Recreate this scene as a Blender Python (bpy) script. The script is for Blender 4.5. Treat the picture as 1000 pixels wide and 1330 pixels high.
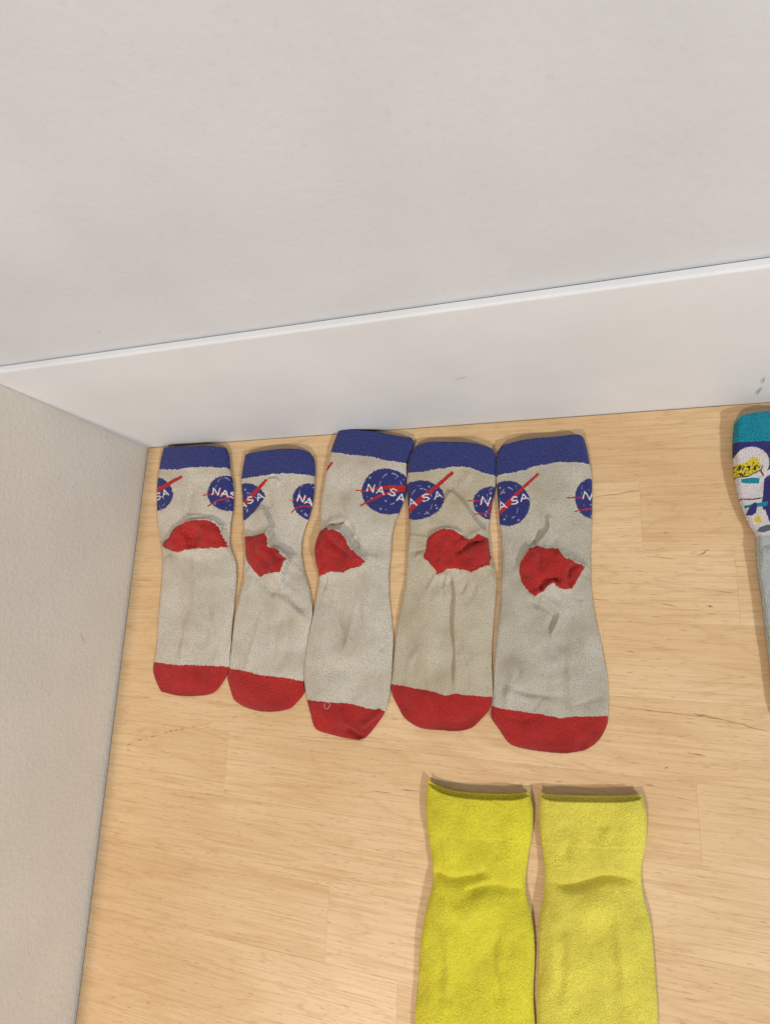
import bpy, math, random
import numpy as np
from mathutils import Matrix, Vector

for o in list(bpy.data.objects):
    bpy.data.objects.remove(o, do_unlink=True)
SC = bpy.context.scene
COL = SC.collection
MM = 0.001

# ------------------------------------------------------------------ camera
# tabletop corner (left wall / back board) is the origin; X runs along the back
# board, -Y towards the photographer, Z up.
FOC = 719.326
CAM = np.array([0.310058, -0.127834, 0.340])
ROT = np.array([[0.95216723, 0.02498296, 0.30455447],
                [0.03687098, 0.97997778, -0.19566316],
                [-0.30334486, 0.19753327, 0.93218158]])
cd = bpy.data.cameras.new('camera')
cam = bpy.data.objects.new('camera', cd)
COL.objects.link(cam)
M4 = Matrix.Identity(4)
for i in range(3):
    for j in range(3):
        M4[i][j] = ROT[i, j]
    M4[i][3] = CAM[i]
cam.matrix_world = M4
cd.sensor_fit = 'HORIZONTAL'
cd.sensor_width = 36.0
cd.lens = 36.0 * FOC / 1000.0
cd.clip_start = 0.01
cd.clip_end = 50
SC.camera = cam

# ------------------------------------------------------------------ world, lamps, exposure
W = bpy.data.worlds.new('World')
SC.world = W
W.use_nodes = True
bg = W.node_tree.nodes['Background']
bg.inputs[0].default_value = (0.88, 0.94, 1.0, 1)
bg.inputs[1].default_value = 0.27

def lamp(name, loc, target, size, power, col):
    d = bpy.data.lights.new(name, 'AREA')
    d.shape = 'DISK'
    d.size = size
    d.energy = power
    d.color = col
    o = bpy.data.objects.new(name, d)
    COL.objects.link(o)
    o.location = loc
    o.rotation_euler = (Vector(target) - Vector(loc)).to_track_quat('-Z', 'Y').to_euler()
    return o

lamp('ceiling_lamp_warm', (-0.06, -1.05, 1.20), (0.2, -0.1, 0), 0.10, 11.0, (1.0, 0.80, 0.60))
lamp('ceiling_lamp_cool', (1.45, -1.10, 1.25), (0.35, -0.1, 0), 0.10, 22.0, (0.91, 0.97, 1.0))

vs = SC.view_settings
vs.view_transform = 'Standard'
vs.look = 'None'
vs.exposure = 0.0
vs.gamma = 1.0
vs.use_curve_mapping = False

# ------------------------------------------------------------------ helpers
rng = np.random.default_rng(7)
random.seed(7)

def lin(r, g, b):
    f = lambda c: (c / 255 / 12.92) if c <= 10 else ((c / 255 + 0.055) / 1.055) ** 2.4
    return (f(r), f(g), f(b), 1.0)

def at(px, py, z=0.0):
    """photo pixel -> point on the horizontal plane at height z (metres)"""
    px = np.asarray(px, float); py = np.asarray(py, float)
    d = np.stack([(px - 500) / FOC, -(py - 665) / FOC, -np.ones_like(px)], -1) @ ROT.T
    t = (z - CAM[2]) / d[..., 2]
    return CAM + t[..., None] * d

def on_back(px, py, y=0.0):
    d = np.array([(px - 500) / FOC, -(py - 665) / FOC, -1.0]) @ ROT.T
    return CAM + (y - CAM[1]) / d[1] * d

def on_left(px, py, x=0.0):
    d = np.array([(px - 500) / FOC, -(py - 665) / FOC, -1.0]) @ ROT.T
    return CAM + (x - CAM[0]) / d[0] * d

def mesh_obj(name, verts, faces, mat, parent=None, uv=None, smooth=True):
    me = bpy.data.meshes.new(name)
    me.from_pydata([tuple(v) for v in verts], [], [tuple(f) for f in faces])
    if uv is not None:
        l = me.uv_layers.new(name='knit')
        vi = np.empty(len(me.loops), dtype=np.int32)
        me.loops.foreach_get('vertex_index', vi)
        l.data.foreach_set('uv', np.asarray(uv, np.float32)[vi].ravel())
    if smooth:
        me.polygons.foreach_set('use_smooth', np.ones(len(me.polygons), dtype=bool))
    me.materials.append(mat)
    me.update()
    o = bpy.data.objects.new(name, me)
    COL.objects.link(o)
    if parent is not None:
        o.parent = parent
    return o

def empty(name, loc):
    o = bpy.data.objects.new(name, None)
    o.empty_display_size = 0.02
    COL.objects.link(o)
    o.location = loc
    return o

def tag(o, label=None, cat=None, group=None, kind=None):
    if label: o['label'] = label
    if cat: o['category'] = cat
    if group: o['group'] = group
    if kind: o['kind'] = kind
    return o

class NT:
    """small node-tree helper"""
    def __init__(self, name):
        self.m = bpy.data.materials.new(name)
        self.m.use_nodes = True
        self.t = self.m.node_tree
        self.b = self.t.nodes['Principled BSDF']
    def n(self, typ, **kw):
        nd = self.t.nodes.new(typ)
        for k, v in kw.items():
            if k.startswith('i_'):
                key = k[2:]
                key = int(key) if key.isdigit() else key.replace('_', ' ')
                if hasattr(v, 'is_output') or isinstance(v, bpy.types.NodeSocket):
                    self.t.links.new(v, nd.inputs[key])
                else:
                    nd.inputs[key].default_value = v
            else:
                setattr(nd, k, v)
        return nd
    def math(self, op, a, b=None, c=None):
        nd = self.t.nodes.new('ShaderNodeMath'); nd.operation = op
        for i, v in enumerate((a, b, c)):
            if v is None: continue
            if isinstance(v, bpy.types.NodeSocket): self.t.links.new(v, nd.inputs[i])
            else: nd.inputs[i].default_value = v
        return nd.outputs[0]
    def mix(self, fac, a, b, blend='MIX'):
        nd = self.t.nodes.new('ShaderNodeMix'); nd.data_type = 'RGBA'; nd.blend_type = blend
        for k, v in ((0, fac), (6, a), (7, b)):
            if isinstance(v, bpy.types.NodeSocket): self.t.links.new(v, nd.inputs[k])
            else: nd.inputs[k].default_value = v
        return nd.outputs[2]
    def ramp(self, fac, stops, interp='LINEAR'):
        nd = self.t.nodes.new('ShaderNodeValToRGB')
        cr = nd.color_ramp; cr.interpolation = interp
        while len(cr.elements) < len(stops): cr.elements.new(0.5)
        for e, (p, c) in zip(cr.elements, stops):
            e.position = p
            e.color = c if len(c) == 4 else (*c, 1)
        self.t.links.new(fac, nd.inputs[0])
        return nd.outputs[0]
    def link(self, a, b): self.t.links.new(a, b)

g = lambda v: (v, v, v, 1)

# ------------------------------------------------------------------ materials
def wood_material():
    k = NT('birch_wood')
    tc = k.n('ShaderNodeTexCoord')
    tone = k.n('ShaderNodeAttribute', attribute_type='OBJECT', attribute_name='tone').outputs['Fac']
    seed = k.n('ShaderNodeAttribute', attribute_type='OBJECT', attribute_name='seed').outputs['Fac']
    off = k.n('ShaderNodeCombineXYZ', i_0=k.math('MULTIPLY', seed, 3.1), i_1=k.math('MULTIPLY', seed, 1.7), i_2=k.math('MULTIPLY', seed, 0.9)).outputs[0]
    pos = k.n('ShaderNodeVectorMath', operation='ADD', i_0=tc.outputs['Object'], i_1=off).outputs[0]
    def st(sx, sy):
        mp = k.n('ShaderNodeMapping', i_Vector=pos)
        mp.inputs['Scale'].default_value = (sx, sy, sy)
        return mp.outputs[0]
    # broad cathedral figure
    big = k.n('ShaderNodeTexNoise', i_Vector=st(5, 38), i_Scale=1.0, i_Detail=3.0, i_Roughness=0.55, i_Distortion=0.6).outputs[0]
    rings = k.math('FRACT', k.math('MULTIPLY', big, 9.0))
    rings = k.math('ABSOLUTE', k.math('SUBTRACT', k.math('MULTIPLY', rings, 2.0), 1.0))
    fine = k.n('ShaderNodeTexNoise', i_Vector=st(22, 900), i_Scale=1.0, i_Detail=3.0, i_Roughness=0.6).outputs[0]
    fleck = k.n('ShaderNodeTexNoise', i_Vector=st(150, 2000), i_Scale=1.0, i_Detail=1.0).outputs[0]
    blotch = k.n('ShaderNodeTexNoise', i_Vector=st(9, 16), i_Scale=1.0, i_Detail=2.0).outputs[0]
    base = k.ramp(tone, [(0.0, lin(194, 161, 120)), (0.5, lin(213, 184, 143)), (1.0, lin(223, 199, 162))])
    c = k.mix(k.ramp(rings, [(0.0, g(0)), (0.7, g(0.05)), (1.0, g(0.26))]), base, lin(170, 126, 80))
    c = k.mix(k.ramp(fine, [(0.30, g(0.42)), (0.52, g(0.0))]), c, lin(174, 132, 86))
    c = k.mix(k.ramp(fine, [(0.58, g(0.0)), (0.78, g(0.5))]), c, lin(226, 200, 160))
    c = k.mix(k.ramp(fleck, [(0.22, g(0.75)), (0.37, g(0.0))]), c, lin(150, 108, 70))
    c = k.mix(k.ramp(blotch, [(0.35, g(0.35)), (0.65, g(0.0))]), c, lin(182, 140, 94))
    k.link(c, k.b.inputs['Base Color'])
    k.link(k.ramp(fine, [(0.2, g(0.50)), (0.8, g(0.38))]), k.b.inputs['Roughness'])
    k.b.inputs['Specular IOR Level'].default_value = 0.35
    bp = k.n('ShaderNodeBump', i_Strength=0.10, i_Distance=0.0006, i_Height=k.math('ADD', fine, k.math('MULTIPLY', fleck, 0.6)))
    k.link(bp.outputs[0], k.b.inputs['Normal'])
    return k.m

def streak_material():
    k = NT('dark_wood_streak')
    tc = k.n('ShaderNodeTexCoord')
    mp = k.n('ShaderNodeMapping', i_Vector=tc.outputs['Object']); mp.inputs['Scale'].default_value = (180, 1400, 1)
    nz = k.n('ShaderNodeTexNoise', i_Vector=mp.outputs[0], i_Scale=1.0, i_Detail=2.0).outputs[0]
    k.link(k.ramp(nz, [(0.35, lin(146, 103, 66)), (0.65, lin(192, 148, 102))]), k.b.inputs['Base Color'])
    k.b.inputs['Roughness'].default_value = 0.5
    return k.m

def paint_material(name, col, bump_scale, bump_d, rough, peel=False):
    k = NT(name)
    tc = k.n('ShaderNodeTexCoord')
    n1 = k.n('ShaderNodeTexNoise', i_Vector=tc.outputs['Object'], i_Scale=bump_scale, i_Detail=2.0).outputs[0]
    n2 = k.n('ShaderNodeTexNoise', i_Vector=tc.outputs['Object'], i_Scale=14.0, i_Detail=3.0).outputs[0]
    n3 = k.n('ShaderNodeTexNoise', i_Vector=tc.outputs['Object'], i_Scale=520.0, i_Detail=1.0).outputs[0]
    c2 = tuple(x * 0.93 for x in col[:3]) + (1,)
    c = k.mix(k.ramp(n2, [(0.35, g(0)), (0.65, g(1))]), col, c2)
    c = k.mix(k.ramp(n3, [(0.20, g(0.35 if peel else 0.2)), (0.36, g(0))]), c, tuple(x * 0.72 for x in col[:3]) + (1,))
    k.link(c, k.b.inputs['Base Color'])
    k.b.inputs['Roughness'].default_value = rough
    k.b.inputs['Specular IOR Level'].default_value = 0.3
    h = n1
    if peel:
        v = k.n('ShaderNodeTexNoise', i_Vector=tc.outputs['Object'], i_Scale=bump_scale * 0.35, i_Detail=3.0, i_Roughness=0.6).outputs[0]
        h = k.math('ADD', k.math('MULTIPLY', k.ramp(v, [(0.42, g(0)), (0.62, g(1))]), 1.0), k.math('MULTIPLY', n1, 0.5))
    bp = k.n('ShaderNodeBump', i_Strength=0.5, i_Distance=bump_d, i_Height=h)
    k.link(bp.outputs[0], k.b.inputs['Normal'])
    return k.m

def knit_material(name, col, dark, light, terry=False, wale=1.4, course=1.05, relief=1.0, dirt=None):
    """knitted cotton; the 'knit' UV map holds millimetres across / along the sock"""
    k = NT(name)
    uv = k.n('ShaderNodeUVMap', uv_map='knit').outputs[0]
    wob = k.n('ShaderNodeTexNoise', i_Vector=uv, i_Scale=0.11, i_Detail=2.0)
    uvw = k.n('ShaderNodeVectorMath', operation='MULTIPLY_ADD', i_0=wob.outputs['Color'], i_1=(3.2, 3.2, 0), i_2=uv).outputs[0]
    sp = k.n('ShaderNodeSeparateXYZ', i_0=uvw)
    u, v = sp.outputs[0], sp.outputs[1]
    wal = k.math('ABSOLUTE', k.math('SINE', k.math('MULTIPLY', u, math.pi / wale)))
    row = k.math('SINE', k.math('MULTIPLY', k.math('ADD', v, k.math('MULTIPLY', wal, course * 0.55)), 2 * math.pi / course))
    n_f = k.n('ShaderNodeTexNoise', i_Vector=uv, i_Scale=1.5, i_Detail=2.0, i_Roughness=0.7).outputs[0]
    n_s = k.n('ShaderNodeTexNoise', i_Vector=uv, i_Scale=0.95, i_Detail=1.0, i_Roughness=0.6).outputs[0]
    if terry:
        vor = k.n('ShaderNodeTexVoronoi', i_Vector=uv, i_Scale=0.95)
        h = k.math('ADD', k.math('MULTIPLY', k.math('SUBTRACT', 1.0, vor.outputs['Distance']), 0.9), k.math('MULTIPLY', n_f, 0.9))
    else:
        h = k.math('ADD', k.math('MULTIPLY', wal, 0.55), k.math('ADD', k.math('MULTIPLY', row, 0.22), k.math('MULTIPLY', n_f, 0.9)))
    c = k.mix(k.ramp(n_s, [(0.36, g(0.75)), (0.52, g(0.0))]), col, dark)
    c = k.mix(k.ramp(n_f, [(0.52, g(0.0)), (0.70, g(0.75))]), c, light)
    if not terry:
        c = k.mix(k.ramp(wal, [(0.0, g(0.62)), (0.5, g(0.0))]), c, dark)
    if dirt is not None:
        nd = k.n('ShaderNodeTexNoise', i_Vector=uv, i_Scale=0.035, i_Detail=3.0, i_Roughness=0.6).outputs[0]
        c = k.mix(k.ramp(nd, [(0.40, g(0.0)), (0.70, g(0.55))]), c, dirt)
        pil = k.n('ShaderNodeTexNoise', i_Vector=uv, i_Scale=0.42, i_Detail=1.0).outputs[0]
        c = k.mix(k.ramp(pil, [(0.20, g(0.5)), (0.27, g(0.0))]), c, dark)
    k.link(c, k.b.inputs['Base Color'])
    k.b.inputs['Roughness'].default_value = 0.95
    k.b.inputs['Specular IOR Level'].default_value = 0.08
    k.b.inputs['Sheen Weight'].default_value = 0.12
    k.b.inputs['Sheen Roughness'].default_value = 0.5
    bp = k.n('ShaderNodeBump', i_Strength=0.75, i_Distance=0.00060 * relief, i_Height=h)
    k.link(bp.outputs[0], k.b.inputs['Normal'])
    return k.m

MW = wood_material()
MSTREAK = streak_material()
MWALL_B = paint_material('white_wall_paint', lin(208, 210, 215), 300, 0.0003, 0.75)
MWALL_L = paint_material('textured_wall_paint', lin(218, 209, 197), 1100, 0.00035, 0.8, peel=True)
MBOARD = paint_material('white_board_paint', lin(217, 219, 223), 160, 0.0002, 0.5)
MSCUFF = paint_material('grey_scuff', lin(158, 153, 149), 300, 0.0002, 0.8)
KGREY = knit_material('grey_knit', lin(205, 199, 187), lin(165, 158, 145), lin(228, 223, 212), dirt=lin(160, 148, 126))
KGREY_STAINED = knit_material('stained_grey_knit', lin(198, 190, 171), lin(158, 149, 130), lin(222, 214, 196), dirt=lin(158, 143, 114))
KGREY_COOL = knit_material('cool_grey_knit', lin(194, 189, 177), lin(155, 149, 136), lin(219, 214, 203), dirt=lin(152, 143, 124))
KBLUE = knit_material('blue_terry_knit', lin(50, 57, 114), lin(33, 38, 84), lin(96, 104, 158), terry=True)
KRED = knit_material('red_knit', lin(182, 42, 40), lin(142, 24, 27), lin(212, 92, 84), wale=1.2, course=0.9, dirt=lin(128, 34, 36))
KNAVY = knit_material('navy_emblem_knit', lin(48, 53, 114), lin(36, 40, 92), lin(80, 86, 144))
KWHITE = knit_material('white_emblem_knit', lin(220, 216, 218), lin(180, 176, 184), lin(236, 232, 232))
KORB = knit_material('pale_emblem_knit', lin(150, 150, 184), lin(112, 112, 154), lin(190, 190, 212))
KCHEV = knit_material('red_emblem_knit', lin(178, 40, 44), lin(140, 28, 40), lin(206, 84, 78))
KTEAL = knit_material('teal_terry_knit', lin(18, 126, 148), lin(10, 96, 122), lin(70, 170, 186), terry=True)
KDNAVY = knit_material('dark_navy_knit', lin(52, 50, 112), lin(40, 38, 92), lin(80, 80, 140))
KPALE = knit_material('pale_blue_knit', lin(180, 186, 184), lin(140, 148, 150), lin(206, 211, 208))
KSUIT = knit_material('white_suit_knit', lin(214, 208, 210), lin(180, 172, 178), lin(232, 228, 226))
KYEL = knit_material('yellow_motif_knit', lin(214, 196, 44), lin(176, 160, 30), lin(232, 220, 90))
KBLK = knit_material('black_motif_knit', lin(58, 56, 46), lin(40, 40, 36), lin(90, 88, 70))
KSHOE = knit_material('slate_motif_knit', lin(92, 98, 120), lin(72, 78, 100), lin(120, 126, 146))
KLIME = knit_material('pale_yellow_terry_knit', lin(224, 214, 84), lin(196, 185, 60), lin(238, 231, 136), terry=True, dirt=lin(184, 172, 72))
KLEMON = knit_material('yellow_terry_knit', lin(220, 212, 56), lin(190, 180, 34), lin(236, 230, 112), terry=True, dirt=lin(182, 170, 48))

# ------------------------------------------------------------------ the setting
def box_mesh(name, lo, hi, mat, parent=None, bevel=0.0, smooth=False):
    x0, y0, z0 = lo; x1, y1, z1 = hi
    b = bevel
    if b <= 0:
        v = [(x0,y0,z0),(x1,y0,z0),(x1,y1,z0),(x0,y1,z0),(x0,y0,z1),(x1,y0,z1),(x1,y1,z1),(x0,y1,z1)]
        f = [(0,3,2,1),(4,5,6,7),(0,1,5,4),(1,2,6,5),(2,3,7,6),(3,0,4,7)]
    else:
        v = [(x0,y0,z0),(x1,y0,z0),(x1,y1,z0),(x0,y1,z0),(x0,y0,z1-b),(x1,y0,z1-b),(x1,y1,z1-b),(x0,y1,z1-b),
             (x0+b,y0+b,z1),(x1-b,y0+b,z1),(x1-b,y1-b,z1),(x0+b,y1-b,z1)]
        f = [(0,3,2,1),(8,9,10,11),(0,1,5,4),(1,2,6,5),(2,3,7,6),(3,0,4,7),(4,5,9,8),(5,6,10,9),(6,7,11,10),(7,4,8,11)]
    return mesh_obj(name, v, f, mat, parent, smooth=smooth)

# tabletop of glued staves, 40 mm rows running along the back board
top = empty('tabletop', (0, 0, 0))
tag(top, 'pale birch butcher block tabletop under the socks', 'tabletop', kind='structure')
rows = [0.0, -42.6]
while rows[-1] > -640: rows.append(rows[-1] - 40.0)
fixed = {0: [205.0, 610.0], 1: [128.0, 353.0, 700.0], 2: [262.0, 398.0, 760.0], 3: [60.0, 330.0, 690.0],
         4: [190.0, 520.0, 800.0], 5: [96.0, 372.0, 640.0], 6: [285.0, 470.0]}
tones = {(0, 0): .55, (0, 1): .50, (1, 1): .58, (1, 2): .42, (1, 3): .52, (2, 0): .50, (2, 1): .55, (2, 2): .62, (2, 3): .70,
         (3, 1): .58, (3, 2): .62}
X1 = 900.0
for r in range(len(rows) - 1):
    ya, yb = rows[r + 1], rows[r]
    if r in fixed: cuts = fixed[r]
    else:
        cuts, x = [], random.uniform(60, 330)
        while x < X1 - 60:
            cuts.append(x); x += random.uniform(200, 420)
    xs = [1.2] + cuts + [X1]
    for s in range(len(xs) - 1):
        gap = 0.012
        o = box_mesh('stave', ((xs[s] + gap) * MM, (ya + gap) * MM, -0.030), ((xs[s + 1] - gap) * MM, (yb - gap) * MM, 0.0),
                     MW, top, bevel=0.00007)
        o['tone'] = tones.get((r, s), random.uniform(0.40, 0.62))
        o['seed'] = random.uniform(0, 10)

def streak(name, pts, widths, mat, parent, surf, z=0.00006):
    """a thin tapered mark lying on a surface; pts in photo pixels, widths in mm"""
    P = [np.array(surf(*p)) for p in pts]
    nrm = {'at': np.array([0, 0, 1.0])}.get('at')
    if surf is on_back: nrm = np.array([0, -1.0, 0])
    if surf is on_left: nrm = np.array([1.0, 0, 0])
    v, f = [], []
    for i, p in enumerate(P):
        d = P[min(i + 1, len(P) - 1)] - P[max(i - 1, 0)]
        d = d / np.linalg.norm(d)
        s = np.cross(nrm, d)
        w = widths[i] * MM / 2
        v += [p + s * w + nrm * z, p - s * w + nrm * z]
        if i: f.append((2*i-2, 2*i-1, 2*i+1, 2*i))
    return mesh_obj(name, v, f, mat, parent, smooth=False)

def wander(a, b, n, amp, rs):
    rs = np.random.default_rng(rs)
    t = np.linspace(0, 1, n)[:, None]
    p = np.array(a) * (1 - t) + np.array(b) * t
    p[1:-1, 1] += rs.normal(0, amp, n - 2)
    return [tuple(q) for q in p]

for a, b, n, amp, w, rs in [((792, 917), (935, 934), 14, .4, .55, 1), ((930, 933), (1000, 951), 9, .4, .5, 2),
                            ((900, 927), (938, 935), 6, .3, 1.0, 3), ((775, 645), (833, 637), 8, .5, .55, 4),
                            ((838, 723), (879, 726), 6, .4, .45, 5), ((905, 722), (922, 714), 5, .5, .8, 6),
                            ((765, 778), (790, 780), 4, .3, .5, 7), ((858, 784), (880, 789), 4, .3, .5, 8),
                            ((918, 787), (926, 788), 3, .2, .8, 9), ((500, 965), (372, 955), 10, .3, .3, 10),
                            ((178, 754), (198, 753), 4, .2, .5, 11), ((545, 1028), (520, 1026), 4, .2, .7, 12),
                            ((508, 1030), (480, 1028), 4, .2, .4, 13), ((838, 1019), (849, 1021), 3, .2, .8, 14),
                            ((722, 1016), (730, 1015), 3, .2, .6, 15), ((896, 979), (916, 982), 4, .3, .8, 16),
                            ((930, 768), (955, 770), 4, .3, .4, 21), ((160, 905), (200, 907), 5, .3, .3, 22)]:
    pts = wander(a, b, n, amp, rs)
    ww = [w * max(0.12, math.sin(math.pi * (i + .3) / (n - .4))) for i in range(n)]
    streak('grain_streak', pts, ww, MSTREAK, top, lambda x, y: at(x, y, 0))
# row of bark flecks near the left end, dots and a small knot
for x, y, l, w in [(167, 967.5, 5, 2.0), (182, 961.5, 6, 1.5), (198, 957, 5, 1.3), (216, 951.5, 5, 1.6), (222, 950, 5, 1.8), (229, 948.5, 5, 1.7), (237, 947.5, 5, 1.8),
                   (252, 944, 6, .7), (270, 940, 8, 1.0), (305, 932, 7, .5), (320, 929, 6, .5), (332, 926.5, 6, .6), (212, 977, 2, 1.2), (179, 776, 2.2, 1.0),
                   (766, 591, 2.5, 1.0), (792, 756, 2, 1.0), (935, 667, 2, 1.0), (812, 575, 2, .9), (937, 658, 2, .9), (922, 788, 2.5, 1.1), (400, 1021, 7, .9), (865, 998, 5, 1.0)]:
    pts = wander((x - l / 2, y + l * .18), (x + l / 2, y - l * .18), 4, .15, int(x))
    streak('grain_fleck', pts, [.2, w * .55, w * .5, .15], MSTREAK, top, lambda x, y: at(x, y, 0))
# white board standing against the wall behind the tabletop: rounded top edge
HB = 0.1335; TB = 0.0034; RB = 0.0014
prof = [(0.0, -0.03)] + [(0.0, HB * t) for t in (0, .33, .66)]
for i in range(7):
    a = math.pi / 2 * i / 6
    prof.append((RB - RB * math.cos(a), HB - RB + RB * math.sin(a)))
prof += [(TB, HB + 0.0001), (TB, -0.03)]
v, f = [], []
for x in np.linspace(-0.0006, 0.95, 8):
    for (y, z) in prof: v.append((x, y + 0.0006, z))
n = len(prof)
for i in range(7):
    for j in range(n):
        f.append((i*n+j, (i+1)*n+j, (i+1)*n+(j+1) % n, i*n+(j+1) % n))
f += [tuple(range(n)), tuple(range(7*n, 8*n))[::-1]]
board = mesh_obj('white_board', v, f, MBOARD, smooth=False)
for p in board.data.polygons: p.use_smooth = True
board.data.set_sharp_from_angle(angle=math.radians(35))
tag(board, 'white painted board with rounded top edge along the back of the tabletop', 'board', kind='structure')
wb = box_mesh('wall_back', (-0.35, TB + 0.0015, -0.1), (0.95, 0.09, 1.1), MWALL_B)
tag(wb, 'white painted wall above the board', 'wall', kind='structure')
wl = box_mesh('wall_left', (-0.08, -0.75, -0.1), (-0.0008, 0.09, 0.128), MWALL_L)
tag(wl, 'textured off-white wall at the left end of the tabletop', 'wall', kind='structure')
for pts, w, surf, par in [([(990, 503), (986, 508), (983, 513)], [.3, .9, .2], on_back, board),
                          ([(993, 490), (992, 494), (990, 498)], [.2, .7, .3], on_back, board),
                          ([(123, 426), (127, 429), (131, 433)], [.2, .6, .2], lambda x, y: on_back(x, y, TB + 0.0014), wb),
                          ([(592, 563 - 70), (600, 491), (606, 490)], [.15, .35, .15], on_back, board),
                          ([(104, 824), (108, 831), (112, 837)], [.1, .28, .1], on_left, wl),
                          ]:
    if surf is not on_back and surf is not on_left:
        P = surf
        o = streak('scuff_mark', pts, w, MSCUFF, par, P)
        # lie on the wall plane
        vv = []
        c = [np.array(P(*p)) for p in pts]
        for i, vtx in enumerate(o.data.vertices):
            q = c[i // 2]; vtx.co = (q[0], q[1] - 0.0001, q[2] + (1 if i % 2 else -1) * w[i // 2] * MM / 2)
    else:
        streak('scuff_mark', pts, w, MSCUFF, par, surf)

# ------------------------------------------------------------------ socks
def spline(pts, n, end=1.0):
    """Catmull-Rom through pts, resampled to n points by arc length"""
    P = np.array(pts, float)
    Q = np.vstack([2 * P[0] - P[1], P, 2 * P[-1] - P[-2]])
    out = []
    for i in range(1, len(Q) - 2):
        t = np.linspace(0, 1, 12, endpoint=False)[:, None]
        a, b, c, d = Q[i-1], Q[i], Q[i+1], Q[i+2]
        out.append(0.5 * ((2*b) + (-a + c)*t + (2*a - 5*b + 4*c - d)*t**2 + (-a + 3*b - 3*c + d)*t**3))
    out.append(P[-1][None])
    S = np.vstack(out)
    s = np.concatenate([[0], np.cumsum(np.linalg.norm(np.diff(S, axis=0), axis=1))])
    q = np.linspace(0, s[-1] * end, n)
    return np.stack([np.interp(q, s, S[:, 0]), np.interp(q, s, S[:, 1])], 1)


def seg_dist(P, line, closed=False):
    """distance, signed side and along-fraction from points to a polyline (px)"""
    L = np.array(line, float)
    if closed: L = np.vstack([L, L[:1]])
    A, B = L[:-1], L[1:]
    cum = np.concatenate([[0], np.cumsum(np.linalg.norm(B - A, axis=1))])
    best = np.full(len(P), 1e9); side = np.zeros(len(P)); along = np.zeros(len(P))
    for i in range(len(A)):
        d = B[i] - A[i]; L2 = d @ d + 1e-12
        t = np.clip(((P - A[i]) @ d) / L2, 0, 1)
        q = P - (A[i] + t[:, None] * d)
        dist = np.hypot(q[:, 0], q[:, 1])
        m = dist < best
        best[m] = dist[m]
        cr = d[0] * (P[:, 1] - A[i][1]) - d[1] * (P[:, 0] - A[i][0])
        side[m] = np.sign(cr[m])
        along[m] = (cum[i] + t[m] * math.sqrt(L2)) / cum[-1]
    return best, side, along

def inside(P, poly):
    x, y = P[:, 0], P[:, 1]
    V = np.array(poly, float); r = np.zeros(len(P), bool)
    j = len(V) - 1
    for i in range(len(V)):
        xi, yi = V[i]; xj, yj = V[j]
        c = ((yi > y) != (yj > y)) & (x < (xj - xi) * (y - yi) / (yj - yi + 1e-12) + xi)
        r ^= c; j = i
    return r

PXMM = 0.545
def smooth01(t):
    t = np.clip(t, 0, 1); return t * t * (3 - 2 * t)

def value_noise(P, scale, seed):
    """smooth 2-D noise in [-1,1] for points in px"""
    r = np.random.default_rng(seed)
    T = r.uniform(-1, 1, (64, 64))
    q = P / scale
    i = np.floor(q).astype(int); fr = q - i
    fr = fr * fr * (3 - 2 * fr)
    a = T[i[:, 0] % 64, i[:, 1] % 64]; b = T[(i[:, 0]+1) % 64, i[:, 1] % 64]
    c = T[i[:, 0] % 64, (i[:, 1]+1) % 64]; d = T[(i[:, 0]+1) % 64, (i[:, 1]+1) % 64]
    return (a*(1-fr[:,0])+b*fr[:,0])*(1-fr[:,1]) + (c*(1-fr[:,0])+d*fr[:,0])*fr[:,1]

def relief(P, feats):
    """wrinkles: ('r', polyline, height mm, width mm on the left of travel, on the right), ('d', centre, height, rx, ry), ('p', polygon, height, soft mm)"""
    z = np.zeros(len(P))
    for ft in feats:
        if ft[0] == 'r':
            line = spline(ft[1], 4 * len(ft[1])) if len(ft[1]) > 2 else np.array(ft[1], float)
            d, s, a = seg_dist(P, line)
            d = d * PXMM
            w = np.maximum(np.where(s < 0, ft[3], ft[4]), .85) * 1.1
            tap = smooth01(a / 0.22) * smooth01((1 - a) / 0.22) if len(ft) < 6 else smooth01(a / ft[5] if ft[5] else np.ones_like(a)) * smooth01((1 - a) / ft[6] if ft[6] else np.ones_like(a))
            z += ft[2] * np.exp(-(d / w) ** 2) * tap
        elif ft[0] == 'd':
            q = (P - np.array(ft[1])) * PXMM / np.array([ft[3], ft[4]])
            z += ft[2] * np.exp(-(q ** 2).sum(1))
        elif ft[0] == 'p':
            d, _, _ = seg_dist(P, ft[1], True)
            ins = inside(P, ft[1])
            sd = np.where(ins, d, -d) * PXMM
            z += 1.35 * ft[2] * smooth01(sd / (ft[3] * 1.9) * .5 + .5) + smooth01(sd / 3.0) * (value_noise(P, 11, 77) * .8 + value_noise(P, 5.5, 78) * .3)
    return z

def stroke(P, line, w0, w1=None):
    d, _, a = seg_dist(P, line)
    w = w0 if w1 is None else w0 + (w1 - w0) * a
    return d < w * 0.5

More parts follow.
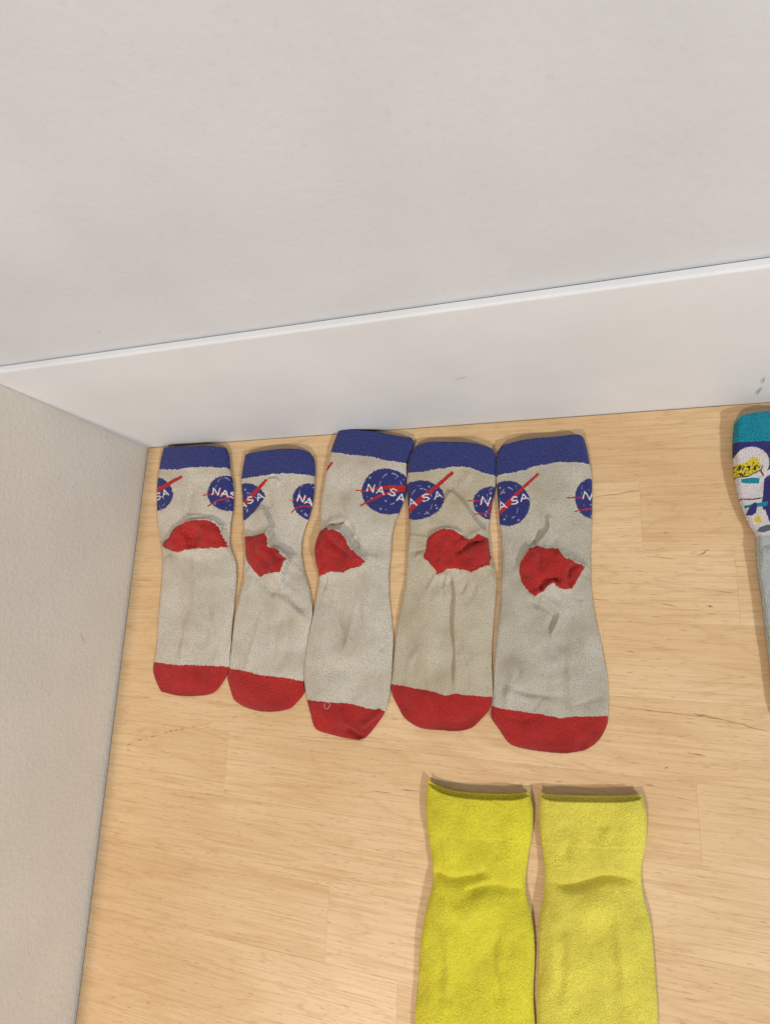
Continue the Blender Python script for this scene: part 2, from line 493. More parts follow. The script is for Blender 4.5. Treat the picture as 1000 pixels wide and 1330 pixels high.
def build_sock(name, left, right, topc, feats, parts, hcuff, hbody, htoe, cuff_line, base_z=0.0, rim_back=None, cell=0.80,
               zsil=0.0028, puff=1.8, seed=1, rnd=3.9, fuzz=9000):
    """left/right: outline in photo px from the cuff corners to the toe tip; topc: cuff rim.
    parts: function(face centres px) -> list of (name, material, mask, parent part) in painting order"""
    nv = int(max(np.linalg.norm(np.diff(np.array(left), axis=0), axis=1).sum(), 10) / cell)
    wpx = np.linalg.norm(np.array(left[len(left)//2]) - np.array(right[len(right)//2]))
    nu = int(wpx / cell)
    L = spline(left, nv + 1, 0.99); R = spline(right, nv + 1, 0.99); T = spline(topc, nu + 1)
    u = np.linspace(0, 1, nu + 1); vv = np.linspace(0, 1, nv + 1)
    G = L[:, None, :] * (1 - u)[None, :, None] + R[:, None, :] * u[None, :, None]
    corr = T - (T[0] * (1 - u)[:, None] + T[-1] * u[:, None])
    fall = np.clip(1 - vv / 0.16, 0, 1) ** 2
    G = G + corr[None] * fall[:, None, None]
    F = G.reshape(-1, 2)
    # height
    dl, _, _ = seg_dist(F, np.vstack([L[:-1:7], L[-1:], (L[-1:] + R[-1:]) / 2]))
    dr, _, _ = seg_dist(F, np.vstack([R[:-1:7], R[-1:], (L[-1:] + R[-1:]) / 2]))
    d = np.minimum(dl, dr) * PXMM
    V = np.repeat(vv, nu + 1)
    # thickness along the sock
    h = np.interp(V, [0, .10, .16, .5, .86, 1.0], [hcuff, hcuff, (hcuff + hbody) / 2, hbody, htoe, htoe * .8])
    zc = h * 0.48
    e = np.clip(d / rnd, 0, 1)
    z = zc + (h - zc) * np.sqrt(np.clip(1 - (1 - e) ** 2, 0, 1))
    z += puff * smooth01(d / 14.0) * np.interp(V, [0, .1, .5, .9, 1], [.6, .8, 1, .7, .2])
    inn = smooth01(d / 3.0)
    z += 1.5 * relief(F, feats) * inn
    z += (value_noise(F, 38, seed + 7) * .9 + value_noise(F, 17, seed) * .45 + value_noise(F, 7, seed + 1) * .13) * inn
    z += value_noise(F, 2.2, seed + 2) * 0.05
    cd_, cs_, _ = seg_dist(F, cuff_line)                  # the doubled cuff stands a little proud
    above = np.where(cs_ < 0, cd_, -cd_) * PXMM
    z += 0.55 * smooth01(above / 0.9 * .5 + .5) * smooth01(d / 1.5)
    z = np.maximum(z, 0.7) * MM + base_z
    XYZ = at(F[:, 0], F[:, 1], base_z + zsil)
    XYZ[:, 2] = z
    um = (np.tile(u, nv + 1) - .5) * np.repeat(np.linalg.norm(R - L, axis=1), nu + 1) * PXMM * 0.35 + (np.tile(u, nv + 1) - .5) * wpx * PXMM * 0.65
    vm = V * np.linalg.norm(np.diff(L, axis=0), axis=1).sum() * PXMM
    UV = np.stack([um + 40 * seed, vm + 17 * seed], 1)
    idx = np.arange((nv + 1) * (nu + 1)).reshape(nv + 1, nu + 1)
    quads = np.stack([idx[:-1, :-1], idx[1:, :-1], idx[1:, 1:], idx[:-1, 1:]], -1).reshape(-1, 4)
    fc = F[quads].mean(1)
    # rounded under-side all round the outline, and the inner lip of the cuff
    verts = [XYZ]; uvs = [UV]; faces = [quads]; fcs = [fc]; nvt = len(XYZ)
    loop = np.concatenate([idx[:, 0], idx[-1, 1:-1], idx[::-1, -1]])
    c = XYZ[loop]
    tan = np.roll(c, -1, 0) - np.roll(c, 1, 0)
    tan[0] = c[1] - c[0]; tan[-1] = c[-1] - c[-2]
    nrm = np.stack([-tan[:, 1], tan[:, 0]], 1)
    nrm /= np.linalg.norm(nrm, axis=1)[:, None] + 1e-12
    for s_ in range(3):                                    # smooth the inward direction
        nrm[1:-1] = (nrm[:-2] + nrm[1:-1] * 2 + nrm[2:]); nrm /= np.linalg.norm(nrm, axis=1)[:, None] + 1e-12
    prev = loop
    for k_ in range(1, 5):
        a = math.pi / 2 * k_ / 4
        ring = c.copy()
        ins_ = np.minimum(1.0 + (c[:, 2] - base_z) * 1000 * .35, 2.2) * (1 - math.cos(a)) * MM
        ring[:, :2] += nrm * ins_[:, None]
        ring[:, 2] = base_z + (c[:, 2] - base_z) * (1 - math.sin(a)) + 0.00012
        ids = nvt + np.arange(len(ring)); nvt += len(ring)
        verts.append(ring); uvs.append(UV[loop] + np.array([0, 0]) + (k_ * .4))
        q = np.stack([prev[:-1], ids[:-1], ids[1:], prev[1:]], 1)[:, ::-1]
        faces.append(q); fcs.append((F[loop][:-1] + F[loop][1:]) / 2)
        prev = ids
    # lip: rim turns over and runs back inside
    t0 = idx[0]
    rim = XYZ[t0]
    dirv = XYZ[idx[3]] - XYZ[t0]; dirv[:, 2] = 0
    dirv = np.repeat(dirv[nu // 4: -nu // 4].mean(0)[None], len(dirv), 0)
    dirv /= np.linalg.norm(dirv, axis=1)[:, None]
    ctr = rim.mean(0); pull = (ctr - rim) * np.array([1, 1, 0]) * 0.05
    tk = np.minimum(1.3 * MM, (rim[:, 2] - base_z) * .55)
    prev = t0
    for (o_, dz) in [(-.35, .18), (-.5, .5), (-.35, .82), (0.0, 1.0), (4.0, 1.05), (9.0, 1.25)]:
        ring = rim + dirv * o_ * MM + pull * max(0, o_) / 9
        ring[:, 2] = np.maximum(rim[:, 2] - tk * dz, base_z + .0002)
        ids = nvt + np.arange(len(ring)); nvt += len(ring)
        verts.append(ring); uvs.append(UV[t0] + np.array([0, -o_ - dz]))
        q = np.stack([prev[:-1], ids[:-1], ids[1:], prev[1:]], 1)[:, ::-1]
        faces.append(q); fcs.append((F[t0][:-1] + F[t0][1:]) / 2 + np.array([0, .5]))
        prev = ids
    # under layer of the cuff opening
    if rim_back is not None:
        off0, zb, dip = rim_back
        rows_ = []; offs_ = []
        for o_, zz in [(off0 + .8, -.5), (off0, -.25), (off0 - .3, 0.15), (off0, .5), (off0 + .8, .62), (off0 + 5, .45), (off0 + 16, .2)]:
            ring = XYZ[t0] + dirv * o_ * MM + pull * (.2 + max(0, o_ - off0) / 16)
            sag = np.sin(np.pi * u) ** .7
            zz_ = zb + dip * (1 - sag)
            edge = np.minimum(u, 1 - u) * wpx * PXMM
            ring[:, 2] = base_z + np.maximum((zz_ + zz) * MM, .0002)
            rows_.append(ring); offs_.append(o_)
        prev = None
        for ring, o_ in zip(rows_, offs_):
            ids = nvt + np.arange(len(ring)); nvt += len(ring)
            verts.append(ring); uvs.append(UV[t0] + np.array([3.0, o_]))
            if prev is not None:
                q = np.stack([prev[:-1], ids[:-1], ids[1:], prev[1:]], 1)
                faces.append(q); fcs.append((F[t0][:-1] + F[t0][1:]) / 2 + np.array([0, .5]))
            prev = ids
    VV = np.vstack(verts); UU = np.vstack(uvs); FF = np.vstack(faces); CC = np.vstack(fcs)
    org = VV.mean(0); org[2] = base_z
    root = empty(name, org)
    VV = VV - org
    owner = np.full(len(FF), -1)
    plist = parts(CC)
    for i, (pn, mat, mask, par) in enumerate(plist):
        owner[mask] = i
    made = {}
    for i, (pn, mat, mask, par) in enumerate(plist):
        sel = FF[owner == i]
        if len(sel) == 0: continue
        used = np.unique(sel)
        remap = np.full(len(VV), -1); remap[used] = np.arange(len(used))
        o = mesh_obj(pn[0] if isinstance(pn, tuple) else pn, VV[used], remap[sel], mat, made.get(par, root) if par else root, uv=UU[used])
        made[pn] = o
    # short loose fibres standing off the knit
    rf = np.random.default_rng(seed + 99)
    nf = int(fuzz * len(quads) / 60000)
    for zone, cnt, ln in (('all', nf, .75), ('rim', nf // 2, 1.0)):
        qs = quads if zone == 'all' else np.vstack([faces[1], faces[2]])
        pick = rf.integers(0, len(qs), cnt)
        tri = np.vstack(verts)[qs[pick]] - org
        if zone == 'all':
            no = np.cross(tri[:, 2] - tri[:, 0], tri[:, 3] - tri[:, 1])
        else:
            no = np.cross(tri[:, 2] - tri[:, 0], tri[:, 3] - tri[:, 1])
        no /= np.linalg.norm(no, axis=1)[:, None] + 1e-15
        p = tri.mean(1)
        dr_ = no * (1.0 if zone == 'rim' else .55) + rf.normal(0, .55, (cnt, 3))
        dr_ /= np.linalg.norm(dr_, axis=1)[:, None]
        le = ln * rf.uniform(.4, 1.2, cnt)[:, None] * MM
        sd = np.cross(dr_, rf.normal(0, 1, (cnt, 3))); sd /= np.linalg.norm(sd, axis=1)[:, None] + 1e-12
        w_ = 0.045 * MM
        fv = np.stack([p - sd * w_, p + sd * w_, p + dr_ * le], 1).reshape(-1, 3)
        fv[:, 2] = np.maximum(fv[:, 2], 0.0001)
        ownq = owner[:len(quads)][pick] if zone == 'all' else owner[len(quads):len(quads) + len(qs)][pick]
        for i, (pn, mat, mask, par) in enumerate(plist):
            if par is not None or (isinstance(pn, tuple)): continue
            m = ownq == i
            if m.sum() < 20: continue
            sel = fv.reshape(-1, 3, 3)[m].reshape(-1, 3)
            o = mesh_obj('fuzz', sel, np.arange(len(sel)).reshape(-1, 3), mat, made[pn], uv=sel[:, :2] * 1000, smooth=False)
            o['kind'] = 'stuff'
    return root, made

GL = {  # letters as strokes in a unit box (x 0..1, y 0 top..1 bottom)
 'N': [[(0, 1), (.12, 0), (.8, 1), (1, 0)]],
 'A': [[(0, 1), (.5, 0), (1, 1)], [(.22, .66), (.8, .66)]],
 'S': [[(.95, .14), (.55, 0), (.12, .2), (.3, .45), (.75, .55), (.9, .8), (.5, 1), (.02, .86)]],
}
def letter(P, ch, cx, cy, w, h, rot, sw):
    c, s = math.cos(math.radians(rot)), math.sin(math.radians(rot))
    m = np.zeros(len(P), bool)
    for ln in GL[ch]:
        q = []
        for (x, y) in ln:
            x = (x - .5) * w; y = (y - .5) * h
            q.append((cx + x * c - y * s, cy + x * s + y * c))
        m |= stroke(P, q, sw)
    return m

def emblem_masks(P, e):
    """e: centre, rx, ry, rot, letters, chevron strokes, orbit seed"""
    cx, cy, rx, ry, rot = e['disc']
    c, s = math.cos(math.radians(rot)), math.sin(math.radians(rot))
    q = P - np.array([cx, cy])
    X = (q[:, 0] * c + q[:, 1] * s) / rx; Y = (-q[:, 0] * s + q[:, 1] * c) / ry
    jag = 0.03 * np.sin(P[:, 1] * 2.6) * np.sin(P[:, 0] * 2.1)
    disc = X ** 2 + Y ** 2 < (1 + jag) ** 2
    if 'clip' in e: disc &= inside(P, e['clip'])
    chev = np.zeros(len(P), bool)
    for ln, w0, w1 in e['chev']: chev |= stroke(P, spline(ln, 24) if len(ln) > 2 else ln, w0, w1)
    let = np.zeros(len(P), bool)
    for ch, x, y, w, h, r in e['let']: let |= letter(P, ch, x, y, w, h, r, 1.55)
    # orbit ring and stars
    r = np.random.default_rng(e.get('seed', 1))
    orb = np.zeros(len(P), bool)
    ox, oy = e.get('orb', (.05, -.1))
    a = np.arctan2(Y - oy, X - ox)
    rr = np.hypot((X - ox) / .42, (Y - oy) / .68)
    dash = (np.sin(a * 9 + 1) > -.35)
    orb |= (np.abs(rr - 1) < .034) & dash & ((a < -.15) | (a > 2.6) | ((a > .5) & (a < 1.5)))
    for _ in range(15):
        t = r.uniform(0, 2 * math.pi); ra = math.sqrt(r.uniform(.12, .8))
        sx, sy = ra * math.cos(t), ra * math.sin(t)
        if abs(sy) < .22: continue
        sz = r.choice([.03, .035, .06])
        orb |= (np.abs(X - sx) * rx / 28 + np.abs(Y - sy) * ry / 28 < sz)
    orb &= disc
    return disc, let & (disc | True), chev, orb

def rocket_parts(spec):
    def fn(C):
        n = len(C)
        J = C + np.stack([value_noise(C, 5.5, 3), value_noise(C, 5.5, 4)], 1) * .8 + np.stack([value_noise(C, 1.6, 5), value_noise(C, 1.6, 6)], 1) * .6
        K = C + np.stack([value_noise(C, 1.8, 8), value_noise(C, 1.8, 9)], 1) * .55 + np.stack([0 * C[:, 0], value_noise(C, 9, 10)], 1) * .5
        lst = [('sock_body', spec.get('mat', KGREY), np.ones(n, bool), None)]
        cd_, cs_, _ = seg_dist(K, spec['cuff'])
        td_, ts_, _ = seg_dist(K, spec['toe'])
        cuff = cs_ < 0
        toe = ts_ > 0
        heel = inside(J, spec['heel'])
        lst.append(('cuff', KBLUE, cuff, None))
        lst.append(('toe', KRED, toe, None))
        lst.append(('heel', KRED, heel, None))
        for i, e in enumerate(spec['emb']):
            disc, let, chev, orb = emblem_masks(C + .5 * (J - C), e)
            free = ~(cuff | heel)
            lst.append((('emblem', i), KNAVY, disc & free, None))
            lst.append((('orbit', i), KORB, orb & free, ('emblem', i)))
            lst.append((('chevron', i), KCHEV, chev & free, ('emblem', i)))
            lst.append((('lettering', i), KWHITE, let & disc & free, ('emblem', i)))
        if 'tip' in spec:
            lst.append(('chevron_tip', KCHEV, stroke(C, spec['tip'], 4.4, 3.4), None))
        return lst
    return fn

S1 = dict(
 left=[(213.7,584),(210.3,597),(208,611),(204.2,635),(204,665),(205.2,685),(207.6,700),(210.3,723),(210.2,745),(207.6,775),(204.6,805),(202.2,843),(198.8,860),(197.7,872.6),(201.5,886),(207.6,897.6),(215.7,901),(229.2,904),(245,904.6)],
 right=[(294.2,583.3),(297.5,591),(298.9,609),(302.3,627),(303,640),(302,663),(299,680),(297.5,700),(298.6,712),(304.3,728),(306.5,744),(304.3,774),(300.9,807.6),(298.2,843),(296.9,864.5),(294.2,875),(287.4,887.5),(278,899),(266,903.4),(245,904.6)],
 top=[(213.7,584),(230,583.4),(248,583),(276,582),(294.2,583.3)],
 cuff=[(190,610.5),(208,611.3),(223.8,612.2),(240,611.3),(250.9,610),(271.2,608.6),(298.9,609.5),(320,609.5)],
 toe=[(180,858),(198.8,859.8),(217,861.8),(233.3,863.8),(251,863.8),(271.2,864.5),(296.9,865.9),(320,867)],
 heel=[(214.4,709.4),(219.8,703.3),(226.5,700),(230.6,691.8),(240,685),(250.9,681),(263,678.7),(276.6,678.3),(286,681),(292.1,687.7),(294.8,700),(297.3,710.8),(284.7,713.2),(271,713.2),(255,714.1),(245.5,716.2),(238.7,718.9),(227.9,716.8),(218.4,712)],
 emb=[dict(disc=(205.5,643,23.5,21.5,0), let=[('S',207.5,645.5,9,8.5,-18),('A',218,641.5,9,8,-14)],
           chev=[([(200,641),(222,631),(239.8,621.5)],5.6,4.0)], seed=3, orb=(.15,.25)),
      dict(disc=(297.5,641.5,24,22.5,0), let=[('N',284.3,639.6,8,8.2,4),('A',294.2,641.8,7.5,8,8),('S',303,643,7,8,8)],
           chev=[([(267.8,644.7),(278,643.6),(292,641)],1.3,1.8),([(275.4,658.6),(286,651.5),(297,648),(304,645)],1.7,2.2)], seed=4, orb=(-.15,-.2))],
 feats=[('p',[(214,710),(229,694),(250,680),(277,677.5),(294,690),(299,712),(272,720),(240,722)],2.2,3.0),
        ('r',[(226,699),(240,684.4),(262,678),(277,677.6),(287,680.5),(293,688),(296,704)],1.9,.55,6,.15,.1),
        ('r',[(242,672.5),(262,671),(284,675.5),(298,684)],.9,.6,2.2),
        ('d',(259,702),-3.6,4.2,6.0), ('r',[(246,690),(252,702),(250,714)],-1.2,1.6,1.2), ('r',[(272,684),(275,698),(272,711)],1.2,2.2,2.2), ('d',(284,702),.8,6,6), ('d',(235,707),.8,5,4),
        ('r',[(254,632),(249,655),(243,674)],-1.0,3.2,1.2), ('d',(268,655),.9,8,9),
        ('r',[(213,716),(240,724),(262,721)],-.8,1.2,2), ('r',[(262,742),(256,780),(250,815),(249,858)],.8,2.6,2.6),
        ('r',[(235,740),(231,790),(236,850)],-1.1,5,5), ('d',(275,800),-.8,6,24), ('r',[(282,730),(286,790),(280,850)],.35,4,4),
        ('d',(262,879),-.7,3,5), ('d',(238,867),-.4,4,2), ('d',(230,885),.4,8,6), ('d',(252,600),.4,8,4)])
S2 = dict(
 left=[(318.6,592.7),(315.8,608),(313.9,622.8),(314.2,634.5),(315.2,655),(315.6,674),(317,687),(318.4,699),(318.6,711),(317.6,724),(316.4,738),(315.6,754),(310.5,774),(304.7,800.7),(300.3,833),(296.6,868),(294.2,880),(298.8,899),(304,910.6),(316.4,918.7),(332.5,923.8),(348.6,925.3)],
 right=[(402.9,588.6),(407.6,595),(409,606.6),(408,631.6),(405.8,652),(401.4,669.7),(395.5,687),(391.3,704),(391,722),(394,741.5),(400.5,764),(404.3,784.6),(405,799),(402,813),(397.7,838.8),(394,866.6),(393.4,885.7),(394.2,900.4),(384,913.5),(376.5,920.4),(364,924),(348.6,925.3)],
 top=[(318.6,592.7),(330,590.4),(341.3,588.8),(366,585.8),(391,585.8),(402.9,588.6)],
 cuff=[(295,626),(313.9,623),(334,620.6),(357.4,618),(372,616.6),(389.7,617.6),(408.7,619),(430,620)],
 toe=[(275,864),(295.9,867.4),(316.4,871),(338.4,876.2),(363.3,879.8),(368,879),(378,881.3),(393.3,885),(420,890)],
 heel=[(317,699),(334,698.2),(346,696.4),(354.5,695.3),(356.7,702),(358.2,712.2),(369,716.6),(375,722.4),(380.9,727.6),(376.5,732.7),(372,745.9),(360.4,745.9),(350,748),(342.8,751.4),(336.9,744.4),(328,734),(322.2,722.4),(319,709.2)],
 emb=[dict(disc=(318,652.5,30,23.5,-12), let=[('A',316.5,656,9,8,-22),('S',327,650.5,8.5,8,-24),('A',340,646.2,9,8,-22)],
           chev=[([(310,659.5),(330,645),(348.5,625.5)],6.4,4.0)], seed=7, orb=(.2,.25),
           clip=[(300,620),(336,629),(341,631.5),(346.4,638.9),(347.9,644.7),(341.3,655),(337.6,665.3),(300,690)]),
      dict(disc=(404.5,652,21.5,23.5,0), let=[('N',393.4,648.2,8,8,10),('A',402,651.6,7.5,8,14)],
           chev=[([(378.7,651.4),(388,650),(400,648)],1.2,1.8),([(380.6,666.4),(388,660.5),(396,658.6),(406,659)],1.6,2.0)], seed=9, orb=(-.15,-.35))],
 feats=[('p',[(317,698),(356,694),(360,712),(380,727),(372,746),(343,752),(328,736)],2.2,3.0),
        ('r',[(340,652),(349,668),(355,684),(357.5,702),(360,712),(371,716.5),(381,728),(374,744),(370,758),(367,768)],3.2,.6,9,.12,.15),
        ('r',[(350,626),(362,624),(370,631)],1.2,1.0,4), ('d',(374,628),-.6,4,3), ('r',[(346,640),(352,652),(350,664)],-.8,2,2),
        ('d',(343,718),1.6,6,7), ('r',[(360,712),(366,724),(376,729)],-1.8,1.2,2.0), ('r',[(338,702),(341,716),(352,730),(362,742)],-1.0,1.4,2.6), ('r',[(330,740),(343,755),(352,766),(362,775)],-1.6,1.3,2.6), ('r',[(357,770),(372,781),(388,795),(403,810)],1.5,2.0,3.5),
        ('r',[(372,765),(386,784),(398,797)],-.9,3,1.6), ('d',(383,750),-1.0,6,10), ('d',(385,695),-.5,5,12),
        ('d',(345,820),-.9,12,18), ('d',(322,800),.7,8,20), ('d',(380,845),.8,8,16), ('r',[(362,790),(366,830),(370,875)],-.4,5,7), ('d',(330,895),.5,14,8), ('d',(366,900),-.4,6,6)])
S3 = dict(
 left=[(440.4,559.5),(434.6,573),(429.7,588),(423.9,612.8),(419,637.7),(416.4,657.5),(416,676),(414.6,690),(410.4,702),(408.2,714),(409.6,729),(413.4,745),(413.6,758),(408.2,788),(401.5,817.9),(394.9,857.6),(393.3,876),(397.0,903.9),(398.4,912),(403.2,930.4),(409.8,947.8),(433,956),(451.2,960.2),(469.4,962.8)],
 right=[(536.0,572.3),(538,577),(535.6,583),(530.8,594),(528,604),(527.6,627.7),(524.8,647.6),(517.4,667.4),(512,681),(508.3,698),(507.2,718.7),(504.8,745),(504.4,765),(505.6,785),(508.3,809.6),(510,829.5),(509,857.6),(506.6,890.7),(503.3,913.8),(499.2,925.4),(490.9,938.7),(479.3,953.5),(469.4,962.8)],
 top=[(440.4,559.5),(447.9,557.9),(467.7,561.5),(492.5,564),(517.4,569),(536.0,572.3)],
 cuff=[(405,584),(429.7,588.3),(456,593),(484.3,595.5),(504,600.4),(528.6,602.4),(555,605)],
 toe=[(375,908),(397.9,909.7),(418,911.4),(439.6,913),(451.2,913),(467.7,917),(487.6,922),(493.4,920),(500,924.6),(520,930)],
 heel=[(404,710.5),(410,700),(414,694),(422.2,688),(428.8,686.5),(433.8,691.4),(446.2,692.3),(454.5,700.5),(462.8,715.4),(472.7,724.5),(479.3,730.3),(471,737),(457.8,740.2),(449.5,744.4),(438,743.5),(426.4,746),(415.6,749),(408,749),(404,730)],
 tip=[(421,615),(433.2,603)],
 emb=[dict(disc=(505,640,33,29,6), let=[('N',484,635.6,9.5,9.5,8),('A',496.6,638.6,9.5,9,10),('S',511.6,640.4,9,9,12),('A',521.5,647,9,9,16)],
           chev=[([(464.4,639),(480,638.4),(505,634.5),(529,634.5)],1.4,6.5),([(470.8,657.8),(486,650),(500.8,643.4),(529,636)],2.3,3.4)], seed=13, orb=(.1,-.15))],
 feats=[('p',[(408,706),(416,692),(428,685),(447,691),(464,714),(480,730),(452,745),(412,752)],2.6,3.0),
        ('r',[(428,686),(436,690.5),(446,691.6),(455,700),(463.5,714.5),(473,724),(482,732)],2.6,.55,7,.12,.1),
        ('r',[(424,683.5),(436,683),(453,678.5)],-1.1,.8,.9), ('r',[(426,679),(438,679),(452,674)],1.2,3.5,1.0),
        ('r',[(447,640),(458,668),(468,698),(478,726)],1.3,4.5,3.0), ('r',[(455,676),(464,695),(472,716)],-.9,1.2,3.5),
        ('d',(430,716),1.6,6,7), ('r',[(430,688),(436,704),(452,718),(466,728)],-1.5,1.2,2.6), ('r',[(420,744),(426,730),(422,712)],-.9,1.3,2.0),
        ('r',[(426,752),(432,780),(442,806),(456,828),(469,850)],.9,1.0,5), ('r',[(424,770),(433,792),(446,820),(462,842)],-1.1,1.2,3.2),
        ('d',(438,870),-1.6,11,6), ('d',(478,840),1.0,9,20), ('d',(420,835),.7,8,14), ('d',(468,893),-.5,8,8), ('r',[(400,860),(425,858),(450,862)],.4,3,5), ('d',(490,770),.5,7,25),
        ('r',[(502,922),(484,935),(468,948)],1.6,1.0,3.0), ('r',[(449,943),(458,951),(466,957),(472,962)],-1.9,1.6,2.2), ('r',[(448,918),(446,930),(452,944)],.9,3,2.2),
        ('d',(425,930),.4,8,8)])
S4 = dict(
 left=[(537.9,582.9),(533,592),(530.4,603),(529.4,615.3),(528,628),(529.2,648.4),(530.8,676.8),(530,702),(528.4,733.7),(526.6,760),(522,778.4),(515.8,813),(511.8,847.9),(508.7,876.3),(507.2,892),(510.3,906.3),(517.4,920.5),(523.7,932),(534.7,941),(549,947.2),(574.2,949.4),(588.4,950.4)],
 right=[(640.5,584.5),(643.4,592),(644,607.4),(642.9,631),(639,654.7),(635.4,676.8),(634.6,691),(636.6,705.3),(638.8,727.4),(642,740),(644.5,751),(643.7,773.7),(641.3,797.4),(639,829),(638.2,860.5),(639.4,892),(639,909),(634.2,923.7),(624.7,934.7),(613.7,945.2),(601,949.5),(588.4,950.4)],
 top=[(537.9,582.9),(552,578.4),(567.9,576.6),(594.7,577.2),(618.4,579),(640.5,584.5)],
 cuff=[(505,619),(528.7,616.5),(550.5,614.5),(571,611.3),(588.4,608.2),(601,607.8),(613.7,610.5),(626.3,615.3),(643.4,618.7),(660,620)],
 toe=[(485,886),(507.9,889),(531.6,892),(555.3,896),(579,903.2),(593.2,900.8),(610.5,903.2),(639,905.5),(665,908)],
 heel=[(551.3,725.8),(555.3,714.7),(556.8,702),(566.3,693.4),(579,689.5),(593.2,691),(602.6,696.6),(609,703),(615.3,701.3),(621.6,695.8),(628,697.4),(634.6,699),(635.8,711.6),(638.4,724.2),(637.4,734.5),(626.3,738.4),(613.7,744.7),(604.2,740.8),(583.7,740),(569.5,747),(563.2,736.8),(558.4,730.5)],
 emb=[dict(disc=(545,651,34,25,-8), let=[('A',536.5,654,10,9.5,-14),('S',554.5,647.8,9.5,9,-18),('A',570,644.4,10,8.5,-14)],
           chev=[([(526,669),(542.6,653),(563.2,637.6),(588,616)],5.0,4.6),([(526,671),(540,660),(552,650)],2.6,2.0)], seed=21, orb=(.1,.1)),
      dict(disc=(640.5,654.5,25,21.5,4), let=[('N',631,651.6,11.5,10,6),('A',645,654,9,9,8)],
           chev=[([(608.6,651.6),(618,652),(628,652)],1.5,1.6),([(616,669.2),(626,667.8),(640,667)],1.6,1.9),([(634,665),(642,648)],2.0,2.6)], seed=24, orb=(.1,-.3))],
 feats=[('p',[(551,726),(557,700),(579,688),(603,696),(622,694),(637,704),(640,732),(613,746),(568,748)],1.7,3.4),
        ('r',[(557,702),(567,692.5),(580,688.6),(594,690),(604,697)],1.3,.6,4.5,.15,.15),
        ('r',[(582,638),(592,645),(602,655),(614,672),(624,685),(634,694)],2.4,.5,8,.1,.1),
        ('r',[(590,720),(604,713),(613,707),(626,703)],-2.8,1.1,2.2), ('r',[(566,700),(572,716),(568,735)],-1.1,1.6,1.6), ('d',(580,715),1.3,5,7), ('d',(624,720),1.4,5,5), ('r',[(592,712),(604,705),(612,704)],.9,2,1.0), ('r',[(612,715),(624,709),(636,706)],.9,1.2,3.0),
        ('r',[(596,636),(604,626),(612,614)],.8,3,3), ('r',[(575,650),(570,670),(568,690)],.8,4,3),
        ('r',[(568,748),(575,742),(583,741)],-.7,1.2,2.2), ('r',[(585,744),(589.5,775),(587,810),(589.5,850),(587,899)],-1.1,1.0,5.0,.1,.2), ('r',[(589,744),(593,775),(590.6,810),(593,850),(590.6,899)],.8,4.0,.9,.1,.2),
        ('r',[(584,742),(580,760),(585,780)],.8,1.2,1.6), ('r',[(604,742),(607,756),(598,775)],-.8,1.2,1.8), ('r',[(557,750),(554,800),(552,880)],.7,6,6),
        ('r',[(571,768),(562,790),(566,805)],.5,2,2), ('r',[(625,752),(612,775),(604,790)],-.5,2,2), ('d',(572,880),-.8,8,14), ('r',[(577,765),(574,820),(574,890)],-1.3,6,6), ('r',[(608,770),(612,830),(612,890)],.9,7,7), ('d',(613,910),-.4,5,3),
        ('d',(545,915),.4,10,8), ('d',(602,938),-.5,6,3), ('d',(560,718),.5,4,5), ('r',[(610,728),(622,722),(634,724)],.4,2,3)])
